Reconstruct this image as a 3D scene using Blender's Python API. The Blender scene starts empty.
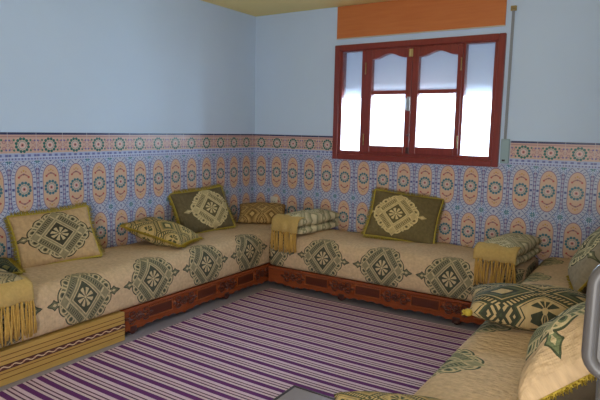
import bpy, bmesh, math, random
from mathutils import Matrix, Vector, noise
R = math.radians
PI = math.pi
random.seed(7)
sc = bpy.context.scene
COL = sc.collection

def lin(r, g, b):
    f = lambda c: (c / 12.92 if c <= .04045 else ((c + .055) / 1.055) ** 2.4)
    return (f(r / 255), f(g / 255), f(b / 255), 1)

# ------------------------------------------------------------------ node expressions
class E:
    tree = None
    def __init__(s, sock): s.s = sock
    @staticmethod
    def op(name, *a):
        n = E.tree.nodes.new('ShaderNodeMath'); n.operation = name
        for i, v in enumerate(a):
            if isinstance(v, E): E.tree.links.new(v.s, n.inputs[i])
            else: n.inputs[i].default_value = v
        return E(n.outputs[0])
    def __add__(s, o): return E.op('ADD', s, o)
    __radd__ = __add__
    def __sub__(s, o): return E.op('SUBTRACT', s, o)
    def __rsub__(s, o): return E.op('SUBTRACT', o, s)
    def __mul__(s, o): return E.op('MULTIPLY', s, o)
    __rmul__ = __mul__
    def __truediv__(s, o): return E.op('DIVIDE', s, o)
    def __pow__(s, o): return E.op('POWER', s, o)
    def __lt__(s, o): return E.op('LESS_THAN', s, o)
    def __gt__(s, o): return E.op('GREATER_THAN', s, o)
    def __and__(s, o): return E.op('MULTIPLY', s, o)
    def __or__(s, o): return E.op('MAXIMUM', s, o)
def Abs(a): return E.op('ABSOLUTE', a)
def Frac(a): return E.op('FRACT', a)
def Sin(a): return E.op('SINE', a)
def Cos(a): return E.op('COSINE', a)
def Max(a, b): return E.op('MAXIMUM', a, b)
def Hyp(a, b): return E.op('SQRT', a * a + b * b)
def Ang(y, x): return E.op('ARCTAN2', y, x)
def wrap(a, period): return (Frac(a / period + .5) - .5) * period
def between(a, lo, hi): return (a > lo) & (a < hi)

class Mat:
    def __init__(s, name, rough=.6, spec=.4):
        s.m = bpy.data.materials.new(name); s.m.use_nodes = True
        s.t = s.m.node_tree; E.tree = s.t
        s.b = s.t.nodes['Principled BSDF']
        s.b.inputs['Roughness'].default_value = rough
        s.b.inputs['Specular IOR Level'].default_value = spec
        s.c = None
    def base(s, col):
        n = s.t.nodes.new('ShaderNodeRGB'); n.outputs[0].default_value = col; s.c = n.outputs[0]; return s
    def over(s, mask, col):
        n = s.t.nodes.new('ShaderNodeMix'); n.data_type = 'RGBA'
        if isinstance(mask, E): s.t.links.new(mask.s, n.inputs[0])
        else: n.inputs[0].default_value = mask
        s.t.links.new(s.c, n.inputs[6])
        if isinstance(col, tuple): n.inputs[7].default_value = col
        else: s.t.links.new(col, n.inputs[7])
        s.c = n.outputs[2]; return s
    def coord(s, kind):
        n = s.t.nodes.new('ShaderNodeTexCoord'); return n.outputs[kind]
    def xyz(s, sock):
        n = s.t.nodes.new('ShaderNodeSeparateXYZ'); s.t.links.new(sock, n.inputs[0])
        return E(n.outputs[0]), E(n.outputs[1]), E(n.outputs[2])
    def noise(s, sock, scale, detail=3, stretch=None):
        if stretch:
            mp = s.t.nodes.new('ShaderNodeMapping'); mp.inputs['Scale'].default_value = stretch
            s.t.links.new(sock, mp.inputs[0]); sock = mp.outputs[0]
        n = s.t.nodes.new('ShaderNodeTexNoise'); n.inputs['Scale'].default_value = scale; n.inputs['Detail'].default_value = detail
        s.t.links.new(sock, n.inputs['Vector']); return E(n.outputs['Fac'])
    def bump(s, h, strength=.3, dist=.01):
        n = s.t.nodes.new('ShaderNodeBump'); n.inputs['Strength'].default_value = strength; n.inputs['Distance'].default_value = dist
        s.t.links.new(h.s, n.inputs['Height']); s.t.links.new(n.outputs[0], s.b.inputs['Normal']); return s
    def vary(s, f, amt=.25):
        """multiply colour by 1 +- amt following a texture value (wear, weave)"""
        n = s.t.nodes.new('ShaderNodeMix'); n.data_type = 'RGBA'; n.blend_type = 'MULTIPLY'; n.inputs[0].default_value = 1
        v = (f - .5) * (2 * amt) + 1
        s.t.links.new(s.c, n.inputs[6]); s.t.links.new(v.s, n.inputs[7]); s.c = n.outputs[2]; return s
    def done(s):
        if s.c is not None: s.t.links.new(s.c, s.b.inputs['Base Color'])
        return s.m

def plain(name, col, rough=.5, var=.12, scale=20, spec=.4, metal=0, bump=0):
    m = Mat(name, rough, spec).base(lin(*col)); o = m.coord('Object')
    f = m.noise(o, scale); m.vary(f, var); m.b.inputs['Metallic'].default_value = metal
    if bump: m.bump(f, bump, .01)
    return m.done()

def wood(name, col, dark, rough=.35, axis=0, scale=6):
    m = Mat(name, rough, .5).base(lin(*col)); o = m.coord('Object')
    st = [14, 14, 14]; st[axis] = 1.2
    f = m.noise(o, scale, 5, st)
    m.over(E.op('POWER', f, 1.6), lin(*dark)); m.bump(f, .12, .004)
    return m.done()

# ---- the tiled dado
def rosette(m, X, Y, ring, centre, halo):
    r = Hyp(X, Y); th = Ang(Y, X)
    m.over(r < .062, lin(*halo))
    t = (Frac(th * (12 / (2 * PI))) - .5) * (r * (2 * PI / 12))
    m.over(Hyp(t * .95, r - .046) < .0105, lin(*ring))
    m.over(between(r, .026, .030), lin(120, 150, 150)); m.over(r < .022, lin(*centre)); m.over(r < .014, lin(206, 150, 140)); m.over(r < .007, lin(96, 46, 62))

def dado_material():
    m = Mat('printed_wall_tiles', .36, .5).base(lin(176, 181, 195))
    u, z, _ = m.xyz(m.coord('UV'))
    P = .2095
    X = wrap(u, P); aX = Abs(X)
    half = P / 2
    # main field: two-tile repeat of long ovals
    Y = wrap(z - 1.04, .405); aY = Abs(Y)
    hb = .2025
    q = Max(aY - .070, 0.0) * .66; rad = Hyp(X, q)
    # mosaic outside the ovals
    cX = half - aX; cY = hb - aY
    chk = (Frac((X + Y) * 38) < .5); chk2 = (Frac((X - Y) * 38) < .5)
    m.over(chk & chk2, lin(140, 150, 186)); m.over((1 - chk) & (1 - chk2), lin(150, 142, 178))
    m.over(between(cX, .011, .016), lin(100, 108, 156))
    m.over(between(cX, 0, .010) & (Frac(Y * 30) < .4), lin(110, 80, 130))
    # corner star
    rs = Hyp(cX, cY); ts = Ang(cY, cX)
    star = rs * (1 + .28 * Cos(ts * 8))
    m.over(star < .052, lin(185, 198, 226)); m.over(between(star, .032, .043), lin(110, 124, 166)); m.over(star < .020, lin(66, 120, 140))
    # voussoir band round the oval
    m.over(rad < .096, lin(96, 104, 156)); m.over(rad < .0925, lin(182, 186, 204))
    seg = Frac(Max(aY, 0.0) * 24 + Ang(q, aX) * 2.2) < .22
    m.over(between(rad, .070, .088) & seg, lin(72, 80, 136))
    m.over(rad < .067, lin(134, 98, 134)); m.over(rad < .0625, lin(208, 172, 144))
    # red and brown scroll motif in both halves of the oval
    ya = aY - .094
    lv = between(Abs(ya - .016 + aX * .55), 0, .0055) & between(aX, .007, .032)
    m.over(lv, lin(160, 104, 102)); m.over(Hyp(aX - .036, ya + .008) < .008, lin(170, 74, 70))
    m.over(Hyp(X, ya - .012) < .007, lin(120, 84, 96)); m.over(Hyp(X, ya - .038) < .007, lin(196, 150, 70))
    m.over(Hyp(aX - .016, ya - .030) < .005, lin(186, 120, 90))
    rosette(m, X, Y, (54, 108, 122), (206, 188, 182), (200, 174, 154))
    # small braid between border and field
    m.over(z > 1.243, lin(166, 178, 214))
    br = (Frac(X * 42 + .0) < .42)
    m.over(between(z, 1.250, 1.262) & br, lin(104, 96, 144)); m.over(between(z, 1.272, 1.288) & (Frac(X * 21 + .25) < .5), lin(104, 110, 166))
    m.over(between(z, 1.264, 1.269), lin(204, 208, 226))
    # border tiles
    m.over(z > 1.297, lin(202, 168, 152))
    yb = z - 1.353
    for (ox, oy, r0) in ((.026, .022, .013), (.026, -.022, .013), (.006, 0, .009)):
        rr = Hyp(cX - ox, yb - oy)
        m.over(between(rr, r0 * .5, r0), lin(174, 128, 134))
    m.over(Hyp(cX - .044, Abs(yb) - .036) < .008, lin(70, 110, 96))
    m.over(Hyp(cX - .012, Abs(yb) - .034) < .007, lin(104, 96, 150))
    rosette(m, X, yb, (24, 98, 92), (214, 190, 184), (206, 174, 158))
    m.over(z > 1.409, lin(176, 136, 132)); m.over(z > 1.419, lin(206, 170, 160)); m.over(z > 1.427, lin(36, 44, 92))
    # joints
    jv = cX < .0012; jh = (Abs(wrap(z - 1.04 - hb, .405)) < .001) | (Abs(z - 1.297) < .001)
    m.over(jv | jh, lin(196, 194, 200))
    n = m.noise(m.coord('Object'), 60, 2)
    m.bump((1 - (jv | jh)) * 1.0 + n * .25, .25, .002)
    m.b.inputs['Coat Weight'].default_value = .15; m.b.inputs['Coat Roughness'].default_value = .2
    return m.done()

# ---- woven fabric with big scalloped medallions
def medallion(m, x, y, dark, mid, light, pale, tips=True):
    """x, y in medallion half widths"""
    ax = Abs(x); ay = Abs(y); r = Hyp(x, y); th = Ang(y, x)
    s = E.op('POWER', E.op('POWER', ax, 1.55) + E.op('POWER', ay, 1.55), 1 / 1.55)
    lobes = Abs(Sin(th * 6)) * .075
    S = lobes + .90
    if tips:
        tip = Abs(ax - 1.02) * .62 + ay * (1.0 + .35 * Abs(Sin(ax * 18)))
        m.over(tip < .16, dark); m.over(tip < .12, mid); m.over(tip < .05, light)
    m.over(s < S, dark); m.over(s < S - .035, mid)
    # lace: rings on the lobes and little leaves
    t6 = (Frac(th * (12 / (2 * PI))) - .5)
    rr = Hyp(t6 * (.47 * 1.0), (s - .80))
    m.over(between(rr, .085, .135), light); m.over(rr < .05, dark)
    m.over(between(s, .655, .695), dark)
    t12 = Abs(Frac(th * (12 / (2 * PI)) + .5) - .5)
    m.over(between(s, .70, .93) & (t12 < .07), light)
    m.over(between(s, S - .075, S - .045), light)
    # four bars with stripes following the inner diamond
    d = ax + ay * .88; t = ax - ay * .88
    m.over(d < .88, light); m.over(d < .85, pale)
    m.over(between(d, .60, .81) & (Abs(t) < .47), dark)
    m.over(between(d, .62, .79) & (Abs(t) < .45), pale); m.over(between(d, .64, .77) & (Abs(t) < .44) & (Frac(t * 10.0) < .5), dark)
    m.over((Abs(t) > .49) & between(d, .58, .80) & (Abs(t) < .56), light)
    m.over(d < .56, light); m.over(d < .53, pale); m.over(d < .46, light); m.over(d < .42, dark)
    petals = between(r, .05, .27) & (Abs(Sin(th * 4)) > .6) & (d < .33)
    m.over(petals, light); m.over(r < .04, light)

def weave(m, uv, amt=.30, puffy=True):
    u, v, _ = m.xyz(uv)
    f = m.noise(uv, 42, 4); g = m.noise(uv, 9, 2)
    m.vary(f, amt); m.vary(g, .10)
    h = f * .8 + Abs(Sin(u * 380)) * .04 + Abs(Sin(v * 380)) * .04
    if puffy: h = h + m.noise(uv, 34, 2, (1.0, .45, 1)) * 2.2
    m.bump(h, .7, .009)

def fabric(name, ground, dark, mid, light, size=(.21, .22), cell=(.575, 10.0), off=(0, 0), shift=None, tips=True):
    m = Mat(name, .85, .15).base(lin(*ground)); uv = m.coord('UV')
    u, v, _ = m.xyz(uv)
    x = wrap(u - off[0], cell[0]); y = wrap(v - off[1], cell[1])
    medallion(m, x / size[0], y / size[1], lin(*dark), lin(*mid), lin(*light), lin(*[a * .62 + b * .38 for a, b in zip(mid, light)]), tips)
    weave(m, uv)
    return m.done()

def lattice(name, ground, dark, light, mid, pu=.22, pv=.26, off=(0, 0)):
    """smaller brocade: rows of framed diamonds with a flower in each"""
    m = Mat(name, .85, .15).base(lin(*ground)); uv = m.coord('UV')
    u, v, _ = m.xyz(uv)
    x = wrap(u - off[0], pu); y = wrap(v - off[1], pv)
    ax = Abs(x) / (pu / 2); ay = Abs(y) / (pv / 2)
    d = ax + ay; t = ax - ay
    r = Hyp(x / (pu / 2), y / (pv / 2)); th = Ang(y, x)
    m.over(d > 1.42, lin(*mid)); m.over(d > 1.55, lin(*dark)); m.over(d > 1.72, lin(*light))
    m.over(between(d, 1.20, 1.27), lin(*light))
    m.over(between(d, .72, 1.12), lin(*dark)); m.over(between(d, .80, 1.04) & (Frac(t * 6) < .5), lin(*light))
    m.over(d < .66, lin(*light)); m.over(d < .60, lin(*dark)); m.over(d < .565, lin(*light))
    m.over(between(r, .07, .33) & (Abs(Sin(th * 4)) > .5) & (d < .42), lin(*dark))
    weave(m, uv)
    return m.done()

# ------------------------------------------------------------------ mesh helpers
def link(o, parent=None):
    COL.objects.link(o)
    if parent: o.parent = parent
    return o
def obj(name, bm, mat, parent=None, smooth=False):
    me = bpy.data.meshes.new(name); bm.normal_update(); bm.to_mesh(me); bm.free()
    if mat: me.materials.append(mat)
    if smooth:
        for p in me.polygons: p.use_smooth = True
    return link(bpy.data.objects.new(name, me), parent)
def thing(name, label, cat, M=Matrix(), group=None):
    o = bpy.data.objects.new(name, None); o.empty_display_size = .1
    COL.objects.link(o); o.matrix_world = M
    o['label'] = label; o['category'] = cat
    if group: o['group'] = group
    return o
def struct(o, label=None):
    o['kind'] = 'structure'
    if label: o['label'] = label
    return o
def box(bm, x0, x1, y0, y1, z0, z1, bev=0):
    vs = [bm.verts.new(p) for p in ((x0,y0,z0),(x1,y0,z0),(x1,y1,z0),(x0,y1,z0),(x0,y0,z1),(x1,y0,z1),(x1,y1,z1),(x0,y1,z1))]
    fs = [bm.faces.new([vs[i] for i in f]) for f in ((0,3,2,1),(4,5,6,7),(0,1,5,4),(1,2,6,5),(2,3,7,6),(3,0,4,7))]
    if bev:
        es = list({e for f in fs for e in f.edges})
        bmesh.ops.bevel(bm, geom=es, offset=bev, segments=2, affect='EDGES', profile=.5)
def B(x0, x1, y0, y1, z0, z1, bev=0):
    bm = bmesh.new(); box(bm, x0, x1, y0, y1, z0, z1, bev); return bm
def prism(bm, pts, y0, y1):
    """polygon in x,z extruded from y0 to y1"""
    a = [bm.verts.new((x, y0, z)) for x, z in pts]; b = [bm.verts.new((x, y1, z)) for x, z in pts]
    n = len(pts)
    bm.faces.new(a); bm.faces.new(b[::-1])
    for i in range(n): bm.faces.new((a[(i+1) % n], a[i], b[i], b[(i+1) % n]))
def tube(bm, pts, r, seg=6, cap=True):
    rings = []
    for i, p in enumerate(pts):
        p = Vector(p); t = (Vector(pts[min(i+1, len(pts)-1)]) - Vector(pts[max(i-1, 0)])).normalized()
        s = t.orthogonal().normalized() if i == 0 else (s - t * s.dot(t)).normalized()
        w = t.cross(s); rr = r[i] if isinstance(r, (list, tuple)) else r
        rings.append([bm.verts.new(p + (s * math.cos(2*PI*k/seg) + w * math.sin(2*PI*k/seg)) * rr) for k in range(seg)])
    for a, b in zip(rings, rings[1:]):
        for k in range(seg): bm.faces.new((a[k], a[(k+1) % seg], b[(k+1) % seg], b[k]))
    if cap: bm.faces.new(rings[0][::-1]); bm.faces.new(rings[-1])
def ball(bm, c, r, s=(1, 1, 1), u=10, v=7, rot=None):
    M = Matrix.Translation(c) @ (rot or Matrix()) @ Matrix.Diagonal((s[0]*r, s[1]*r, s[2]*r, 1))
    bmesh.ops.create_uvsphere(bm, u_segments=u, v_segments=v, radius=1, matrix=M)
def RZ(a): return Matrix.Rotation(a, 4, 'Z')
def T(*v): return Matrix.Translation(v)

# ------------------------------------------------------------------ materials
M = {}
def wallpaint():
    m = Mat('blue_wall_paint', .55, .3).base(lin(198, 216, 238)); o = m.coord('Object')
    f = m.noise(o, 1.6, 4); m.vary(f, .05); m.bump(m.noise(o, 70, 3), .08, .004); return m.done()
M['wall'] = wallpaint()
M['ceil'] = plain('cream_yellow_ceiling_paint', (244, 222, 150), .7, .05, 3)
M['dado'] = dado_material()
M['floor'] = plain('pale_grey_floor_tile', (150, 142, 150), .35, .08, 5)
M['orange'] = wood('orange_varnished_board', (206, 124, 66), (186, 96, 44), .4, 0, 3)
M['winwood'] = wood('red_brown_window_wood', (142, 56, 46), (96, 32, 28), .3, 2, 4)
M['carved'] = wood('carved_brown_wood', (150, 74, 38), (100, 44, 24), .25, 0, 5)
M['carved_dark'] = wood('dark_carved_wood', (96, 44, 26), (56, 24, 18), .32, 0, 5)
M['carved_light'] = wood('orange_carved_wood', (160, 82, 34), (110, 52, 22), .28, 0, 5)
M['foot'] = plain('dark_carved_foot', (70, 36, 30), .4)
M['pine'] = wood('yellow_pine_board', (192, 154, 84), (166, 126, 60), .4, 0, 3)
M['groove'] = plain('brown_groove_line', (110, 66, 30), .5)
M['silver'] = plain('brushed_silver_metal', (190, 192, 196), .3, .05, 30, .5, .9)
M['brass'] = plain('pale_brass_metal', (176, 156, 108), .35, .05, 30, .5, .8)
M['cream'] = plain('cream_plastic', (206, 196, 178), .4, .03)
M['socketdark'] = plain('dark_plug_holes', (40, 36, 36), .5, .03)
M['strap'] = plain('grey_woven_strap', (140, 144, 150), .8, .1, 60)
M['paleplastic'] = plain('pale_grey_green_plastic', (150, 172, 178), .4, .03)
M['grey'] = plain('grey_moulded_plastic', (78, 73, 69), .35, .04)
M['tabletop'] = plain('grey_table_top', (132, 122, 126), .35, .08, 14)
M['darktrim'] = plain('dark_brown_trim', (52, 40, 44), .4, .1)
M['shutter'] = None
M['fringe'] = plain('olive_gold_fringe', (176, 150, 52), .8, .35, 90)
M['fringe_olive'] = plain('olive_green_fringe', (168, 148, 58), .8, .35, 90)
M['back'] = plain('dark_olive_cushion_back', (70, 58, 40), .85, .15, 60)
def hem_mat():
    m = Mat('gold_woven_hem', .8, .15).base(lin(192, 160, 98)); uv = m.coord('Object')
    x, y, z = m.xyz(uv)
    h = Abs(Sin(x * 420)) + Abs(Sin(z * 420)) + Abs(Sin(y * 420))
    f = m.noise(uv, 60, 3); m.vary(f, .2); m.bump(h * .4 + f, .5, .003); return m.done()
M['hem'] = hem_mat()
M['strand'] = plain('gold_tassel_yarn', (190, 148, 72), .8, .3, 80)
CREAM = (202, 172, 137)
M['mat_left'] = fabric('cream_medallion_brocade', CREAM, (76, 76, 62), (110, 106, 82), (192, 170, 132), (.215, .235), (.575, .90), (-2.69, .02))
M['mat_back'] = fabric('cream_medallion_brocade', CREAM, (76, 76, 62), (110, 106, 82), (192, 170, 132), (.215, .235), (.575, .90), (1.33, .0))
M['mat_right'] = fabric('cream_medallion_brocade', CREAM, (76, 84, 64), (122, 124, 92), (198, 176, 136), (.22, .27), (.575, .98), (2.55, .05))
M['cush_beige'] = fabric('beige_cushion_brocade', (190, 158, 118), (66, 62, 48), (116, 108, 82), (186, 166, 128), (.23, .188), (9, 9), (.01, 0))
M['cush_olive'] = fabric('olive_cushion_brocade', (104, 92, 66), (100, 90, 62), (172, 154, 112), (204, 184, 138), (.245, .21), (9, 9), (.06, .0))
M['cush_olive_b'] = fabric('olive_cushion_brocade', (112, 98, 64), (104, 92, 58), (182, 158, 108), (212, 188, 134), (.235, .205), (9, 9), (-.06, .0))
M['cush_grey'] = fabric('grey_green_cushion_brocade', (150, 138, 118), (80, 82, 62), (118, 118, 92), (206, 190, 150), (.20, .20), (9, 9), (0, 0))
M['cush_big'] = fabric('pale_beige_cushion_brocade', (196, 166, 128), (70, 76, 54), (112, 118, 84), (200, 180, 138), (.29, .26), (9, 9), (-.14, -.03))
M['flat_tan'] = lattice('green_and_tan_brocade', (160, 134, 84), (84, 84, 58), (196, 168, 112), (128, 120, 78), .20, .24, (.03, .05))
M['flat_brown'] = lattice('tan_and_brown_brocade', (170, 136, 82), (116, 90, 52), (196, 162, 104), (142, 112, 66), .20, .22)
M['flat_dark'] = lattice('dark_green_brocade', (74, 78, 56), (64, 66, 50), (184, 158, 112), (92, 94, 68), .40, .21, (.02, -.165))
M['bol_dark'] = lattice('dark_teal_green_brocade', (52, 60, 50), (34, 42, 38), (120, 112, 66), (70, 76, 54), .18, .2)
M['throw_pale'] = lattice('pale_green_and_cream_brocade', (196, 182, 146), (146, 140, 108), (212, 200, 164), (176, 168, 132), .28, .30, (.0, .06))
M['throw_left'] = lattice('pale_green_and_cream_brocade', (170, 150, 114), (100, 96, 74), (180, 160, 120), (126, 116, 88), .26, .28, (.0, .06))

def braid_mat():
    m = Mat('brown_inlay_band', .4, .4).base(lin(92, 52, 44)); o = m.coord('Object'); x, y, z = m.xyz(o)
    zz = z - .108
    w = Sin(x * 90) * .006
    m.over(Abs(zz - w) < .0035, lin(214, 186, 150)); m.over(Hyp(wrap(x, PI / 90 * 2), zz) < .006, lin(190, 150, 120))
    m.over(Abs(zz) > .013, lin(70, 34, 26)); return m.done()
M['braid'] = braid_mat()

def rug_mat():
    m = Mat('purple_striped_rug', .9, .1).base(lin(160, 136, 142)); o = m.coord('Object'); x, y, z = m.xyz(o)
    yy = y + Sin(x * 1.7 + .3) * .02 + m.noise(o, .8, 1) * .05
    t = Frac(yy / .117)
    m.over(between(t, .00, .31), lin(106, 54, 110))
    m.over(between(t, .31, .46), lin(216, 192, 196)); m.over(between(t, .46, .55), lin(92, 56, 80))
    m.over(between(t, .55, .70), lin(212, 184, 194)); m.over(between(t, .70, .78), lin(96, 58, 78))
    m.over(between(t, .78, 1.0), lin(216, 190, 202))
    f = m.noise(o, 120, 2); m.vary(f, .22); m.bump(f + Abs(Sin(y * 700)) * .3, .4, .004); return m.done()
M['rug'] = rug_mat()

def glass_mat(name, frost):
    m = Mat(name); t = m.t
    tr = t.nodes.new('ShaderNodeBsdfTransparent'); tr.inputs[0].default_value = (.95, .97, .98, 1)
    gl = t.nodes.new('ShaderNodeBsdfGlossy'); gl.inputs['Roughness'].default_value = .08
    tl = t.nodes.new('ShaderNodeBsdfTranslucent'); tl.inputs[0].default_value = (.9, .94, .97, 1)
    f = m.noise(m.coord('Object'), 90, 2)
    bp = t.nodes.new('ShaderNodeBump'); bp.inputs['Strength'].default_value = .5; bp.inputs['Distance'].default_value = .004
    t.links.new(f.s, bp.inputs['Height']); t.links.new(bp.outputs[0], gl.inputs['Normal']); t.links.new(bp.outputs[0], tl.inputs['Normal'])
    a = t.nodes.new('ShaderNodeMixShader'); a.inputs[0].default_value = frost; t.links.new(tr.outputs[0], a.inputs[1]); t.links.new(tl.outputs[0], a.inputs[2])
    b = t.nodes.new('ShaderNodeMixShader'); b.inputs[0].default_value = .05; t.links.new(a.outputs[0], b.inputs[1]); t.links.new(gl.outputs[0], b.inputs[2])
    t.links.new(b.outputs[0], t.nodes['Material Output'].inputs[0]); return m.m
M['glass'] = glass_mat('frosted_window_glass', .12)
def shutter_mat():
    m = Mat('white_shutter_slat'); t = m.t
    d = t.nodes.new('ShaderNodeBsdfDiffuse'); d.inputs[0].default_value = lin(226, 230, 236)
    tl = t.nodes.new('ShaderNodeBsdfTranslucent'); tl.inputs[0].default_value = lin(220, 228, 238)
    a = t.nodes.new('ShaderNodeMixShader'); a.inputs[0].default_value = .11; t.links.new(d.outputs[0], a.inputs[1]); t.links.new(tl.outputs[0], a.inputs[2])
    t.links.new(a.outputs[0], t.nodes['Material Output'].inputs[0]); return m.m
M['shutter'] = shutter_mat()

# ------------------------------------------------------------------ the room
XR = 3.84; XF = 4.70; YN = -5.7; ZC = 2.70; WT = .25; YE = -3.38
WX0, WX1, WZ0, WZ1 = 1.012, 2.628, 1.217, 2.326
struct(obj('floor', B(-WT, XF + WT, YN - WT, WT, -.12, 0), M['floor']))
struct(obj('ceiling', B(-WT, XF + WT, YN - WT, WT, ZC, ZC + .12), M['ceil']))
struct(obj('wall_left', B(-WT, 0, YN - WT, WT, 0, ZC), M['wall']))
bm = bmesh.new()
box(bm, 0, WX0 + .02, 0, WT, 0, ZC); box(bm, WX1 - .02, XF, 0, WT, 0, ZC)
box(bm, WX0 + .02, WX1 - .02, 0, WT, 0, WZ0 + .02); box(bm, WX0 + .02, WX1 - .02, 0, WT, WZ1 - .02, ZC)
struct(obj('wall_back', bm, M['wall']))
struct(obj('wall_right', B(XR, XR + .14, YE, 0, 0, ZC), M['wall']))
struct(obj('wall_right_rear', B(XF, XF + WT, YN, 0, 0, ZC), M['wall']))
DX0, DX1, DZ1 = 3.2, 4.45, 2.15                                      # unseen doorway, added so fill light can enter from behind the camera
bm = bmesh.new()
box(bm, -WT, DX0, YN - WT, YN, 0, ZC); box(bm, DX1, XF + WT, YN - WT, YN, 0, ZC); box(bm, DX0, DX1, YN - WT, YN, DZ1, ZC)
struct(obj('wall_near', bm, M['wall']))

def uvbox(quads, name, parent=None):
    """tile panels: each quad has corner points and (u, z) coordinates"""
    bm = bmesh.new(); L = bm.loops.layers.uv.new('UVMap')
    for pts, uvs in quads:
        f = bm.faces.new([bm.verts.new(p) for p in pts])
        for l, uv in zip(f.loops, uvs): l[L].uv = uv
    return struct(obj(name, bm, M['dado'], parent))
HT = 1.443
def dado_left():
    x = .007; q = []
    u = lambda y: -y - .152
    def quad(y0, y1, z0, z1, xx0=x, xx1=x):
        q.append((((xx0, y0, z0), (xx1, y1, z0), (xx1, y1, z1), (xx0, y0, z1)), ((u(y0), z0), (u(y1), z0), (u(y1), z1), (u(y0), z1))))
    quad(YN, 0, 0, HT)
    q.append((((x, YN, HT), (x, 0, HT), (0, 0, HT), (0, YN, HT)), ((0, 1.435),) * 4))
    uvbox(q, 'trim_1')
def dado_back():
    y = -.007; q = []
    u = lambda X: X - .100
    def quad(x0, x1, z0, z1):
        q.append((((x0, y, z0), (x1, y, z0), (x1, y, z1), (x0, y, z1)), ((u(x0), z0), (u(x1), z0), (u(x1), z1), (u(x0), z1))))
        q.append((((x0, y, z1), (x1, y, z1), (x1, 0, z1), (x0, 0, z1)), ((0, z1 - .008),) * 4))
        q.append((((x0, y, z0), (x0, y, z1), (x0, 0, z1), (x0, 0, z0)), ((u(x0), z0), (u(x0), z1), (u(x0), z1), (u(x0), z0))))
    quad(0, WX0 + .004, 0, HT); quad(WX0 + .004, WX1, 0, WZ0 + .004); quad(WX1, 2.715, 0, 1.250); quad(2.715, XR, 0, HT)
    uvbox(q, 'trim_2')
dado_left(); dado_back()
x = XR - .007
uvbox([(((x, 0, 0), (x, YE, 0), (x, YE, HT), (x, 0, HT)), ((0, 0), (-YE, 0), (-YE, HT), (0, HT))),
       (((x, 0, HT), (x, YE, HT), (XR, YE, HT), (XR, 0, HT)), ((0, 1.435),) * 4)], 'trim_3')

# ------------------------------------------------------------------ the window
win = bpy.data.objects.new('window_1', None); COL.objects.link(win); struct(win, 'red-brown wooden window with four frosted panes in the back wall')
wy0, wy1 = -.035, .06
bm = bmesh.new()
fw = .055
box(bm, WX0, WX0 + fw, wy0, wy1, WZ0, WZ1, .006); box(bm, WX1 - fw, WX1, wy0, wy1, WZ0, WZ1, .006)
box(bm, WX0 + fw, WX1 - fw, wy0, wy1, WZ1 - fw, WZ1, .006); box(bm, WX0 + fw, WX1 - fw, wy0, wy1, WZ0, WZ0 + fw, .006)
# inner step of the frame
box(bm, WX0 + fw, WX0 + .085, wy0 + .016, wy1, WZ0 + fw, WZ1 - fw); box(bm, WX1 - .085, WX1 - fw, wy0 + .016, wy1, WZ0 + fw, WZ1 - fw)
box(bm, WX0 + .085, WX1 - .085, wy0 + .016, wy1, WZ0 + fw, WZ0 + .088); box(bm, WX0 + .085, WX1 - .085, wy0 + .016, wy1, WZ1 - .064, WZ1 - fw)
for x0 in (1.308, 2.262):                                            # mullions
    box(bm, x0, x0 + .038, wy0 + .016, wy1, WZ0 + .088, WZ1 - .064, .003)
obj('frame', bm, M['winwood'], win)
for x0, x1 in ((WX0 + .085, 1.308), (2.300, WX1 - .085)):
    obj('side_pane', B(x0, x1, .016, .022, WZ0 + .088, WZ1 - .064), M['glass'], win)
ZB, ZM, ZS = 1.312, 1.862, 2.258
def sash(x0, x1, pl, pr):
    bm = bmesh.new(); a, b = -.040, .020
    box(bm, x0, pl, a, b, ZB - .014, ZS, .004); box(bm, pr, x1, a, b, ZB - .014, ZS, .004)
    box(bm, pl, pr, a, b, ZB - .014, ZB + .052, .004); box(bm, pl, pr, a + .008, b, ZM - .018, ZM + .018, .004)
    n = 40; pts = []
    for i in range(n + 1):
        t = i / n; c = abs(2 * t - 1)
        if c > .80: zz = 2.172 + .006 * math.sin((1 - c) / .2 * PI / 2)
        else: zz = 2.178 + .040 * (.5 + .5 * math.cos(c / .80 * PI)) ** .8
        pts.append((pl + (pr - pl) * t, zz))
    for (xa, za), (xb, zb) in zip(pts, pts[1:]):                      # arched top rail in strips
        prism(bm, [(xa, za), (xb, zb), (xb, ZS), (xa, ZS)], a, b)
    bmesh.ops.remove_doubles(bm, verts=bm.verts, dist=.00005)
    s = obj('sash', bm, M['winwood'], win)
    obj('pane', B(pl, pr, -.010, -.004, ZB + .052, ZM - .018), M['glass'], s)
    obj('arched_pane', B(pl, pr, -.010, -.004, ZM + .018, 2.23), M['glass'], s)
sash(1.352, 1.824, 1.424, 1.770)
sash(1.828, 2.282, 1.888, 2.240)
for x in (1.362, 2.276):
    for z in (1.42, 2.09):
        bm = bmesh.new(); tube(bm, [(x, -.047, z - .045), (x, -.047, z + .045)], .006, 8); ball(bm, (x, -.047, z + .048), .008); ball(bm, (x, -.047, z - .048), .008)
        obj('hinge', bm, M['brass'], win, True)
bm = bmesh.new(); box(bm, 1.790, 1.822, -.047, -.040, 1.69, 1.82, .003); tube(bm, [(1.806, -.047, 1.795), (1.806, -.075, 1.795), (1.806, -.082, 1.77), (1.808, -.080, 1.70)], .010, 8)
obj('handle', bm, M['silver'], win)
bm = bmesh.new(); box(bm, 1.792, 1.832, -.052, -.040, 2.175, 2.245, .004); tube(bm, [(1.812, -.055, 2.18), (1.812, -.055, 2.24)], .007, 8)
obj('top_latch', bm, M['brass'], win)
bm = bmesh.new(); box(bm, 1.80, 1.83, -.052, -.040, 1.30, 1.36, .003); ball(bm, (1.815, -.055, 1.47), .012)
obj('bottom_bolt', bm, M['foot'], win)
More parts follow.
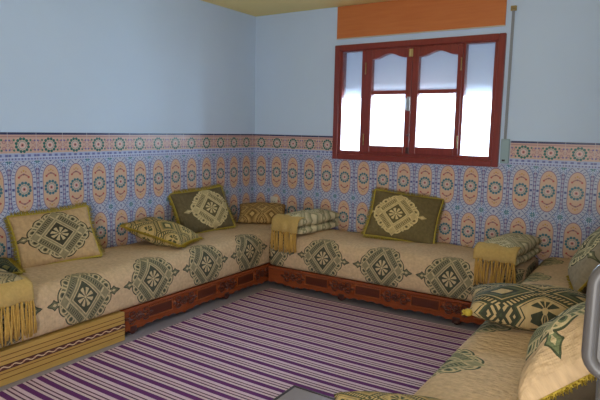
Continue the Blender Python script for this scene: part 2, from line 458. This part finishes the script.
# roller shutter half way down outside
sh = bpy.data.objects.new('roller_shutter', None); COL.objects.link(sh)
sh['label'] = 'pale roller shutter lowered half way outside the window panes'; sh['category'] = 'shutter'
bm = bmesh.new(); zz = 1.845
while zz < 2.36:
    box(bm, WX0 + .021, WX1 - .021, .130, .140, zz, zz + .0305, .002); zz += .030
obj('slat_curtain', bm, M['shutter'], sh)
obj('bottom_bar', B(WX0 + .021, WX1 - .021, .125, .145, 1.825, 1.845, .003), M['shutter'], sh)
# shutter box above the window
sb = thing('shutter_box', 'orange varnished wooden shutter box on the wall above the window', 'shutter box')
obj('front_board', B(1.022, 2.612, -.022, 0, 2.392, 2.695, .003), M['orange'], sb)
obj('bottom_edge', B(1.022, 2.612, -.024, 0, 2.384, 2.392, .002), M['cream'], sb)
# strap of the shutter
st = thing('shutter_strap', 'narrow grey shutter strap hanging beside the window down to a pale box', 'strap')
obj('strap', B(2.660, 2.682, -.014, -.010, 1.45, 2.51), M['strap'], st)
bm = bmesh.new(); box(bm, 2.648, 2.694, -.022, 0, 2.50, 2.54, .004); tube(bm, [(2.652, -.026, 2.52), (2.690, -.026, 2.52)], .009, 8)
obj('strap_guide', bm, M['brass'], st)
obj('winder_box', B(2.642, 2.712, -.026, 0, 1.252, 1.458, .006), M['paleplastic'], st)
obj('strap_slot', B(2.658, 2.684, -.029, -.024, 1.27, 1.285), M['socketdark'], st)
# socket
so = thing('wall_socket', 'small cream wall socket on the tiles behind the corner cushion', 'socket', T(.288, -.007, .72))
obj('plate', B(-.042, .042, -.018, 0, -.05, .05, .004), M['cream'], so)
bm = bmesh.new()
for xx in (-.012, .012): tube(bm, [(xx, -.020, 0), (xx, -.016, 0)], .004, 8)
obj('holes', bm, M['socketdark'], so)

# ------------------------------------------------------------------ rug
bm = B(0, 2.20, 0, 4.3, 0, .010)
rug = obj('striped_rug', bm, M['rug']); rug.matrix_world = T(.795, -5.06, 0.001)
rug['label'] = 'purple and cream striped rug covering the floor between the sofas'; rug['category'] = 'rug'

# ------------------------------------------------------------------ carved sofa bases
def relief(bm, x, z, w, h, y):
    """a spray of carved leaves and scrolls"""
    ball(bm, (x, y, z), .016, (1, .7, 1)); 
    for k in range(8):
        a = k * PI / 4; ball(bm, (x + .026 * math.cos(a), y, z + .026 * math.sin(a)), .011, (1.1, .6, .8), 8, 5, Matrix.Rotation(-a, 4, 'Y'))
    for s in (-1, 1):
        for q in (-1, 1):
            pts = []
            for i in range(15):
                a = i / 14 * 2.2 * PI; r = .030 * (1 - i / 17)
                pts.append((x + s * (w * .30 - r * math.cos(a) + .01), y, z + q * (h * .22) * 1.0 + q * r * math.sin(a) * .8))
            tube(bm, pts, [.0075 * (1 - i / 24) for i in range(15)], 6)
        for i in range(4):
            ang = s * (.5 - i * .35)
            ball(bm, (x + s * (w * .18 + i * w * .085), y, z - h * .05 + math.sin(i * 1.9) * h * .18), .017, (1.3, .55, .55), 8, 5, Matrix.Rotation(ang, 4, 'Y'))
        ball(bm, (x + s * w * .52, y, z), .020, (1.5, .5, .55), 8, 5)

def carved_base(Mx, L, D, label, phase, seg=1.03, detail=True):
    root = thing('sofa_bench', label, 'bench', Mx, 'low carved wooden sofa benches')
    # local: x along, front at y=0 facing -y
    def low(x):
        t = ((x - phase) / (seg / 2)) % 1.0
        return .040 + .012 * abs(math.sin((x - phase) / seg * PI * 12)) - .016 * math.exp(-((min(t, 1 - t) * seg / 2) / .10) ** 2)
    bm = bmesh.new(); n = int(L * 70); fr = []
    for i in range(n + 1):
        x = L * i / n; z0 = low(x)
        fr.append([bm.verts.new(p) for p in ((x, 0, z0), (x, 0, .190), (x, .026, .190), (x, .026, z0))])
    for a, b in zip(fr, fr[1:]):
        for k in range(4): bm.faces.new((a[k], b[k], b[(k + 1) % 4], a[(k + 1) % 4]))
    bm.faces.new(fr[0]); bm.faces.new(fr[-1][::-1]); bmesh.ops.recalc_face_normals(bm, faces=bm.faces)
    obj('front_board', bm, M['carved'], root)
    bm = bmesh.new(); box(bm, 0, L, -.016, .030, .186, .206, .005)
    if detail:
        k = 0
        while k * .018 < L - .01:
            ball(bm, (.009 + k * .018, -.008, .181), .0075, (1, 1, .9), 6, 4); k += 1
    obj('top_rail', bm, M['carved'], root)
    x = phase
    while x - seg > -.3: x -= seg
    while x < L + .1:
        if .02 < x < L - .02:
            xf = min(max(x, .045), L - .045); xr = min(max(x, .15), L - .15)
            bm = bmesh.new(); box(bm, xf - .032, xf + .032, -.006, .05, .012, .066, .01); ball(bm, (xf, .012, .020), .024, (1, 1, .8))
            obj('foot', bm, M['foot'], root)
            if detail:
                bm = bmesh.new(); relief(bm, xr, .128, .20, .11, -.004); obj('carving', bm, M['carved_dark'], root, True)
        xm = x + seg / 2
        if detail and .1 < xm < L - .1:
            bm = bmesh.new(); relief(bm, xm, .128, .22, .11, -.004); obj('carving', bm, M['carved_dark'], root, True)
        for xc in (x + seg * .25, x + seg * .75):
            if detail and .16 < xc < L - .16:
                bm = bmesh.new(); w = .115; z0, z1 = .095, .166
                box(bm, xc - w, xc + w, -.010, 0, z1, z1 + .008); box(bm, xc - w, xc + w, -.010, 0, z0 - .008, z0)
                box(bm, xc - w - .008, xc - w, -.010, 0, z0 - .008, z1 + .008); box(bm, xc + w, xc + w + .008, -.010, 0, z0 - .008, z1 + .008)
                p = obj('panel_moulding', bm, M['carved_light'], root)
                obj('panel_field', B(xc - w, xc + w, -.003, 0, z0, z1), M['carved_dark'], p)
                for s in (-1, 1):
                    if .05 < xc + s * (w + .035) < L - .05:
                        bm = bmesh.new(); ball(bm, (xc + s * (w + .034), -.002, .130), .016, (.8, .4, 1.6), 10, 8); obj('boss', bm, M['carved_light'], root, True)
        x += seg
    bm = bmesh.new(); box(bm, .01, L - .01, .030, D, .120, .200)
    for xx in (.06, L / 2, L - .06): box(bm, xx - .03, xx + .03, D - .10, D - .04, 0, .12)
    obj('platform', bm, M['carved_dark'], root)
    return root
# left: front faces +x, local x runs along +y
carved_base(T(.680, -2.382, 0) @ RZ(PI / 2), 2.36, .66, 'carved brown wooden sofa bench along the left wall, beyond the yellow one', .10)
carved_base(T(.715, -.682, 0), 2.29, .66, 'carved brown wooden sofa bench under the window along the back wall', .80)
carved_base(T(3.045, -.02, 0) @ RZ(-PI / 2), 3.30, .76, 'carved wooden sofa bench along the right, hidden under the nearest mattress', .5, detail=False)

yb = thing('sofa_bench', 'yellow pine sofa bench with a brown patterned band at the left foreground', 'bench', T(.722, -4.25, 0) @ RZ(PI / 2), 'plain boarded sofa benches')
Ly = 1.858
bm = B(0, Ly, 0, .025, 0, .207, .004); obj('front_board', bm, M['pine'], yb)
obj('side_board', B(Ly - .025, Ly - .001, .025, .69, 0, .203), M['pine'], yb)
obj('platform', B(.01, Ly - .03, .03, .69, .03, .203), M['pine'], yb)
for z in (.042, .074, .150, .178): obj('groove', B(.002, Ly - .002, -.0015, .001, z - .0022, z + .0022), M['groove'], yb)
obj('inlay_band', B(.001, Ly - .001, -.003, .001, .092, .124), M['braid'], yb)

# ------------------------------------------------------------------ mattresses
def mattress(name, Mx, L, D, mat, u0, label, ztop=.515, seed=0, usign=1):
    root_bm = bmesh.new(); UV = root_bm.loops.layers.uv.new('UVMap')
    z0 = .207; prof = []
    def arc(cx, cz, r, a0, a1, n):
        for i in range(n + 1):
            a = a0 + (a1 - a0) * i / n; prof.append((cx + r * math.cos(a), cz + r * math.sin(a)))
    # start bottom back -> bottom front -> up front -> top -> back; local y is depth
    prof.append((D - .03, z0))
    for i in range(1, 7): prof.append((D - .03 - (D - .08) * i / 7, z0))
    arc(.045, z0 + .045, .045, -PI / 2, -PI, 5)
    for i in range(1, 5): prof.append((-.006 * math.sin(i / 5 * PI), z0 + .045 + (ztop - .105 - z0 - .045) * i / 5))
    arc(.10, ztop - .10, .10, PI, PI / 2, 8)
    for i in range(1, 16): prof.append((.10 + (D - .16) * i / 16, ztop + .012 * math.sin(i / 16 * PI)))
    arc(D - .06, ztop - .06, .06, PI / 2, 0, 4)
    prof.append((D, z0 + .05))
    # arc length with zero where the front passes z = .365
    s = [0]
    for a, b in zip(prof, prof[1:]): s.append(s[-1] + math.hypot(b[0] - a[0], b[1] - a[1]))
    iz = min((i for i in range(len(prof)) if prof[i][0] < .02), key=lambda i: abs(prof[i][1] - .365))
    s0 = s[iz] + (.365 - prof[iz][1])
    n = int(L / .035); rows = []
    for i in range(n + 1):
        x = L * i / n; e = min(x, L - x); k = 1 - .06 * max(0, 1 - e / .06) ** 2
        row = []
        for (y, z) in prof:
            yy = D / 2 + (y - D / 2) * k; zz = z0 + (z - z0) * k
            nz = noise.noise(Vector((x * 3 + seed, y * 5, z * 5)))
            w = min(1, (z - z0) / .1)
            row.append(root_bm.verts.new((x, yy + nz * .007 * w, max(z0, zz + w * (.009 * nz + .006 * noise.noise(Vector((x * 1.3 + seed, 9, y * 2))))))))
        rows.append(row)
    m = len(prof)
    for i in range(n):
        for j in range(m - 1):
            f = root_bm.faces.new((rows[i][j], rows[i + 1][j], rows[i + 1][j + 1], rows[i][j + 1]))
            for l, (ii, jj) in zip(f.loops, ((i, j), (i + 1, j), (i + 1, j + 1), (i, j + 1))):
                l[UV].uv = (u0 + usign * L * ii / n, s[jj] - s0)
    for row, fl in ((rows[0], False), (rows[-1], True)):
        f = root_bm.faces.new(row if not fl else row[::-1])
        for l in f.loops: l[UV].uv = (3.3 + l.vert.co.y, 5.0 + l.vert.co.z)
    bmesh.ops.recalc_face_normals(root_bm, faces=root_bm.faces)
    o = obj('sofa_mattress', root_bm, mat, None, True); o.matrix_world = Mx
    o['label'] = label; o['category'] = 'mattress'; o['group'] = 'brocade covered sofa mattresses'
    return o
mattress('left', T(.705, -4.25, 0) @ RZ(PI / 2), 4.225, .69, M['mat_left'], -4.25, 'long cream mattress with green medallions on the left wall sofa', seed=1)
mattress('back', T(.725, -.705, 0), 2.285, .68, M['mat_back'], .725, 'cream mattress with green medallions below the window', seed=5)
mattress('right', T(3.025, -.02, 0) @ RZ(-PI / 2), 3.33, .79, M['mat_right'], .02, 'nearest cream mattress on the right, seen from above', seed=9)

# ------------------------------------------------------------------ cushions
def pose(x, y, z, yaw, lean, roll=0):
    return T(x, y, z) @ RZ(R(yaw) + PI / 2) @ Matrix.Rotation(-R(lean), 4, 'X') @ Matrix.Rotation(-R(roll), 4, 'Y')
def pillow_mesh(W, H, Th, seed=0, droop=0, nx=36, nz=28, p=.42, pinch=.055):
    bm = bmesh.new(); UV = bm.loops.layers.uv.new('UVMap'); edge = []
    def pt(i, j, side):
        s = -1 + 2 * i / nx; t = -1 + 2 * j / nz
        kx = 1 - pinch * (1 - t * t); kz = 1 - pinch * 1.1 * (1 - s * s)
        x = s * W / 2 * kx; z = H / 2 + t * H / 2 * kz
        h = max(0, (1 - s * s) * (1 - t * t)) ** p * Th / 2
        nz_ = noise.noise(Vector((s * 1.8 + seed, t * 1.8, side)))
        h *= 1 + .22 * nz_
        return Vector((x, -side * h + droop * s * s, z)), (x, z - H / 2)
    g = {}
    for side in (1, -1):
        for i in range(nx + 1):
            for j in range(nz + 1):
                b = i in (0, nx) or j in (0, nz)
                if side == -1 and b: g[side, i, j] = g[1, i, j]; continue
                p_, uv = pt(i, j, side); g[side, i, j] = (bm.verts.new(p_), uv)
        for i in range(nx):
            for j in range(nz):
                q = [g[side, i, j], g[side, i + 1, j], g[side, i + 1, j + 1], g[side, i, j + 1]]
                if side == -1: q = q[::-1]
                f = bm.faces.new([v for v, _ in q]); f.material_index = 0 if side == 1 else 1
                for l, (_, uv) in zip(f.loops, q): l[UV].uv = uv
    per = [(i, 0) for i in range(nx)] + [(nx, j) for j in range(nz)] + [(i, nz) for i in range(nx, 0, -1)] + [(0, j) for j in range(nz, 0, -1)]
    edge = [g[1, i, j][0].co.copy() for i, j in per]
    return bm, edge
def fringe_mesh(edge, ln=.024, seed=0, sides=None, cen=None, dens=9):
    rnd = random.Random(seed); bm = bmesh.new(); n = len(edge); c = sum(edge, Vector()) / n
    tube(bm, edge + [edge[0]], .008, 6, False)
    for i in range(n):
        a, b = edge[i], edge[(i + 1) % n]; tng = (b - a).normalized(); out = tng.cross(Vector((0, -1, 0))).normalized()
        if out.dot(a - c) < 0: out = -out
        for k in range(dens):
            p = a.lerp(b, (k + rnd.random()) / dens)
            d = (out + tng * rnd.uniform(-.45, .45) + Vector((0, rnd.uniform(-.5, .5), 0))).normalized(); L = ln * rnd.uniform(.7, 1.15)
            w = tng.cross(d).normalized() * .0022; t2 = tng * .0026
            q = [bm.verts.new(v) for v in (p + w, p - w, p + t2, p + d * L + t2 * .7, p + d * L - w * .7)]
            bm.faces.new((q[0], q[2], q[3])); bm.faces.new((q[2], q[1], q[4], q[3])); bm.faces.new((q[1], q[0], q[3], q[4]))
    return bm
def cushion(label, Mx, W, H, Th, mat, fr, seed=0, group='square fringed cushions', ln=.034, name='cushion', tassel=False, **kw):
    root = thing(name, label, 'cushion', Mx, group)
    bm, edge = pillow_mesh(W, H, Th, seed, **kw)
    c = obj('cover', bm, mat, root, True); c.data.materials.append(M['back'] if group == 'square fringed cushions' else mat)
    if fr: obj('fringe', fringe_mesh(edge, ln, seed), fr, root)
    if tassel:
        bm = bmesh.new(); ball(bm, (-W / 2 + .004, 0, -.002), .022, (1, .9, 1), 12, 8)
        for k in range(14): tube(bm, [(-W / 2 - .004, 0, -.004), (-W / 2 - .022 - .004 * math.cos(k), .014 * math.sin(k * 2.4), -.012 + .014 * math.cos(k * 2.4))], [.004, .003], 5)
        obj('corner_tassel', bm, M['fringe'], root, True)
    return root
SEAT = .522
cushion('beige cushion with a dark medallion leaning on the left wall at far left', pose(.275, -2.56, SEAT, -17, 29, 4), .56, .405, .14, M['cush_beige'], M['fringe_olive'], 1)
cushion('dark olive cushion with a pale medallion leaning on the left tiled wall near the corner', pose(.258, -1.01, SEAT, -14, 27, 4), .60, .43, .15, M['cush_olive'], M['fringe_olive'], 2)
cushion('olive brown cushion with a gold medallion leaning on the back wall below the window', pose(1.855, -.268, SEAT, -79, 28, -5), .645, .46, .15, M['cush_olive_b'], M['fringe_olive'], 3)
cushion('grey-green cushion with cream scrolls leaning on the right wall by the rear folded throw', pose(3.37, -.97, SEAT + .02, 190, 36, 0), .54, .48, .24, M['cush_grey'], M['fringe'], 4)
cushion('large pale beige cushion with yellow fringe leaning at the right edge, nearest of all', pose(3.43, -2.69, SEAT + .04, 184, 49, 0), .56, .49, .29, M['cush_big'], M['fringe'], 5, ln=.03)
G2 = 'brocade cushions lying flat on the mattresses'
# lying cushions: front of the pillow faces up
cushion('green and tan patterned cushion lying flat on the left mattress between two upright cushions', pose(.555, -1.56, SEAT + .03, 17, 77, 0), .37, .55, .20, M['flat_tan'], M['fringe'], 6, G2)
cushion('brown and tan diamond patterned cushion slumped in the far corner of the room', pose(.40, -.385, SEAT + .03, -55, 66, 0), .50, .34, .16, M['flat_brown'], None, 7, G2)
cushion('dark green cushion with a cream flower diamond lying across the right mattress', pose(3.36, -2.06, SEAT + .085, -75, 88, 0), .68, .38, .22, M['flat_dark'], None, 8, G2, tassel=True)
cushion('green and beige cushion only partly in view at the bottom edge of the picture', pose(3.21, -3.45, SEAT + .05, -62, 89, 0), .38, .34, .12, M['flat_tan'], None, 9, G2)
cushion('dark green cushion with gold corner tassel cut off by the left edge', pose(.36, -3.10, SEAT + .03, -14, 84, 0), .34, .30, .11, M['bol_dark'], M['fringe'], 10, G2)

# ------------------------------------------------------------------ folded throws with a fringed hem
def throw(label, Mx, W, L, mat, zt, hemdrop, n, seed, ln, k=1):
    """local: x across, front edge at y=0, body runs to +y, z=0 on the mattress"""
    root = thing('folded_throw', label, 'throw', Mx, 'folded brocade throws with gold fringe')
    def slab(z, th, shrink, nm, lift):
        bm, edge = pillow_mesh(W, L, th, seed + z * 7, 0, 28, 36, .30, .03)
        # lay down: pillow z -> y, pillow y -> -z
        for v in bm.verts:
            x, y, zz = v.co; t = zz / L
            v.co = (x * (1 - shrink * t), zz, z - y + lift * t + .012 * noise.noise(Vector((x * 6 + seed, zz * 6, z * 9))))
        obj(nm, bm, mat, root, True).data.materials.append(mat)
    slab(.050 * k, .105 * k, .0, 'lower_fold', .0)
    slab(.145 * k, .15 * k, .04, 'upper_fold', .0)
    bm = bmesh.new()                                                    # the fold joining the two layers at the far end
    pts = [(0, L - .03 + .035 * math.sin(a), .095 * k - .06 * k * math.cos(a)) for a in [PI * i / 10 for i in range(11)]]
    UV = bm.loops.layers.uv.new('UVMap'); prev = None
    for i, (_, y, z) in enumerate(pts):
        cur = [bm.verts.new((x, y, z)) for x in (-W * .40, -W * .2, 0, W * .2, W * .40)]
        if prev:
            for k in range(4):
                f = bm.faces.new((prev[k], prev[k + 1], cur[k + 1], cur[k]))
                for l in f.loops: l[UV].uv = (l.vert.co.x, l.vert.co.y + l.vert.co.z)
        prev = cur
    obj('fold_edge', bm, mat, root, True)
    # hem: from the top of the folds over the front edge and down
    path = [(.07, zt + .010), (.03, zt + .006), (.0, zt - .004), (-.028, zt - .03), (-.036, zt - .07), (-.038, zt - hemdrop)]
    bm = bmesh.new(); prev = None; nx = 16
    for (y, z) in path:
        cur = [(bm.verts.new((-W / 2 + W * k / nx, y + .006 * math.sin(k * 1.1 + seed) * (1 if y < 0 else 0), z)), bm.verts.new((-W / 2 + W * k / nx, y + .008 + .006 * math.sin(k * 1.1 + seed) * (1 if y < 0 else 0), z - .006))) for k in range(nx + 1)]
        if prev:
            for k in range(nx):
                bm.faces.new((prev[k][0], prev[k + 1][0], cur[k + 1][0], cur[k][0])); bm.faces.new((prev[k][1], cur[k][1], cur[k + 1][1], prev[k + 1][1]))
            for k in (0, nx): bm.faces.new((prev[k][0], cur[k][0], cur[k][1], prev[k][1]))
        prev = cur
    for k in range(nx): bm.faces.new((prev[k][0], prev[k + 1][0], prev[k + 1][1], prev[k][1]))
    bmesh.ops.recalc_face_normals(bm, faces=bm.faces)
    hem = obj('fringed_hem', bm, M['hem'], root, True)
    rnd = random.Random(seed)
    for i in range(n):
        x = -W / 2 + W * (i + .5) / n; bm = bmesh.new(); zt0 = zt - hemdrop + .004
        for k in range(4):
            xx = x + rnd.uniform(-.5, .5) * W / n; l2 = ln * rnd.uniform(.88, 1.06); sw = rnd.uniform(-.014, .014); oy = rnd.uniform(-.006, .006)
            tube(bm, [(x + (xx - x) * .5, -.036 + oy * .3, zt0), (xx, -.038 + oy, zt0 - l2 * .3), (xx + sw * .6, -.041 + oy, zt0 - l2 * .7), (xx + sw, -.038 + oy * 1.5, zt0 - l2)], [.004, .0055, .006, .005], 5)
        obj('tassel', bm, M['strand'], hem, True)
    return root
throw('folded throw with gold fringe hanging at the far inner corner of the sofas', T(.925, -.70, SEAT) @ RZ(R(-6)), .31, .66, M['throw_pale'], .170, .13, 11, 3, .19, .9)
throw('folded throw with gold fringe hanging at the right end of the window sofa', T(2.825, -.73, SEAT) @ RZ(R(-5)), .31, .67, M['throw_pale'], .150, .10, 8, 5, .20, .82)
throw('folded throw with gold fringe hanging at the left edge over the yellow bench', T(.725, -3.245, SEAT - .01) @ RZ(PI / 2), .34, .60, M['throw_left'], .085, .12, 12, 7, .22, .55)

# ------------------------------------------------------------------ chair at the right edge, low table
ch = thing('high_chair', 'tall grey plastic high chair partly visible at the right edge', 'chair', T(3.656, -3.41, 0))
def rframe(x0, x1, z0, z1, r, y, rad):
    pts = []
    for cx, cz, a0 in ((x1 - r, z1 - r, 0), (x0 + r, z1 - r, PI / 2), (x0 + r, z0 + r, PI), (x1 - r, z0 + r, 1.5 * PI)):
        for i in range(7):
            a = a0 + PI / 2 * i / 6; pts.append((cx + r * math.cos(a), y, cz + r * math.sin(a)))
    return pts + [pts[0]]
bm = bmesh.new(); tube(bm, rframe(.018, .41, .935, 1.20, .05, 0, 0), .018, 10, False); obj('back_frame', bm, M['grey'], ch, True)
bf = obj('back_panel', B(.03, .395, -.006, .004, .95, 1.185), M['grey'], ch)
for x0 in (.055, .37):
    bm = bmesh.new(); tube(bm, [(x0, 0, .94), (x0, -.01, .60), (x0, .02, 0)], [.016, .018, .016], 10); obj('leg', bm, M['grey'], ch, True)
for x0 in (.045, .38):
    bm = bmesh.new(); tube(bm, [(x0, -.30, .58), (x0, -.34, 0)], [.018, .016], 10); obj('leg', bm, M['grey'], ch, True)
bm = B(.02, .405, -.33, .0, .57, .605, .015); obj('seat', bm, M['grey'], ch)

tb = thing('low_table', 'low table with grey top and dark trim, its corner showing at the bottom edge', 'table', T(2.42, -2.79, 0))
TH = .30
obj('table_top', B(.012, .52, -.488, -.012, TH - .025, TH, .002), M['tabletop'], tb)
bm = bmesh.new(); box(bm, 0, .532, -.012, 0, TH - .045, TH + .003, .002); box(bm, 0, .532, -.50, -.488, TH - .045, TH + .003, .002); box(bm, 0, .012, -.488, -.012, TH - .045, TH + .003, .002); box(bm, .52, .532, -.488, -.012, TH - .045, TH + .003, .002)
obj('edge_trim', bm, M['darktrim'], tb)
for xx in (.03, .50):
    for yy in (-.03, -.47): obj('leg', B(xx - .018, xx + .018, yy - .018, yy + .018, .011, TH - .03, .003), M['darktrim'], tb)

# ------------------------------------------------------------------ light
w = bpy.data.worlds.new('World'); sc.world = w; w.use_nodes = True
bg = w.node_tree.nodes['Background']; bg.inputs[0].default_value = (.86, .93, 1, 1); bg.inputs[1].default_value = 3.0
def area(name, loc, rot, sx, sy, e, col):
    l = bpy.data.lights.new(name, 'AREA'); l.shape = 'RECTANGLE'; l.size = sx; l.size_y = sy; l.energy = e; l.color = col
    o = bpy.data.objects.new(name, l); o.location = loc; o.rotation_euler = rot; COL.objects.link(o); return o
area('window_daylight', (1.82, 1.25, 1.70), (R(-90), 0, 0), 2.3, 1.9, 520, (.56, .78, 1))
area('doorway_fill', ((DX0 + DX1) / 2, YN - .12, 1.15), (R(90), 0, 0), 1.2, 1.9, 84, (1, .97, .93))  # added fill lamp in the unseen doorway, brightens the room from behind the camera

# ------------------------------------------------------------------ camera
cd = bpy.data.cameras.new('camera'); cam = bpy.data.objects.new('camera', cd); COL.objects.link(cam)
cd.sensor_fit = 'HORIZONTAL'; cd.sensor_width = 36; cd.lens = 549.95 / 600 * 36; cd.clip_start = .02
yaw, pit, rol = .577, .127, .02
f = Vector((-math.sin(yaw) * math.cos(pit), math.cos(yaw) * math.cos(pit), -math.sin(pit)))
r = f.cross(Vector((0, 0, 1))).normalized(); u = r.cross(f)
r2 = r * math.cos(rol) + u * math.sin(rol); u2 = -r * math.sin(rol) + u * math.cos(rol)
mw = Matrix((r2, u2, -f)).transposed().to_4x4(); mw.translation = (3.776, -4.855, 1.5)
cam.matrix_world = mw
sc.camera = cam
sc.view_settings.view_transform = 'Standard'; sc.view_settings.look = 'None'; sc.view_settings.gamma = 1
sc.view_settings.use_curve_mapping = False; sc.view_settings.exposure = -.10
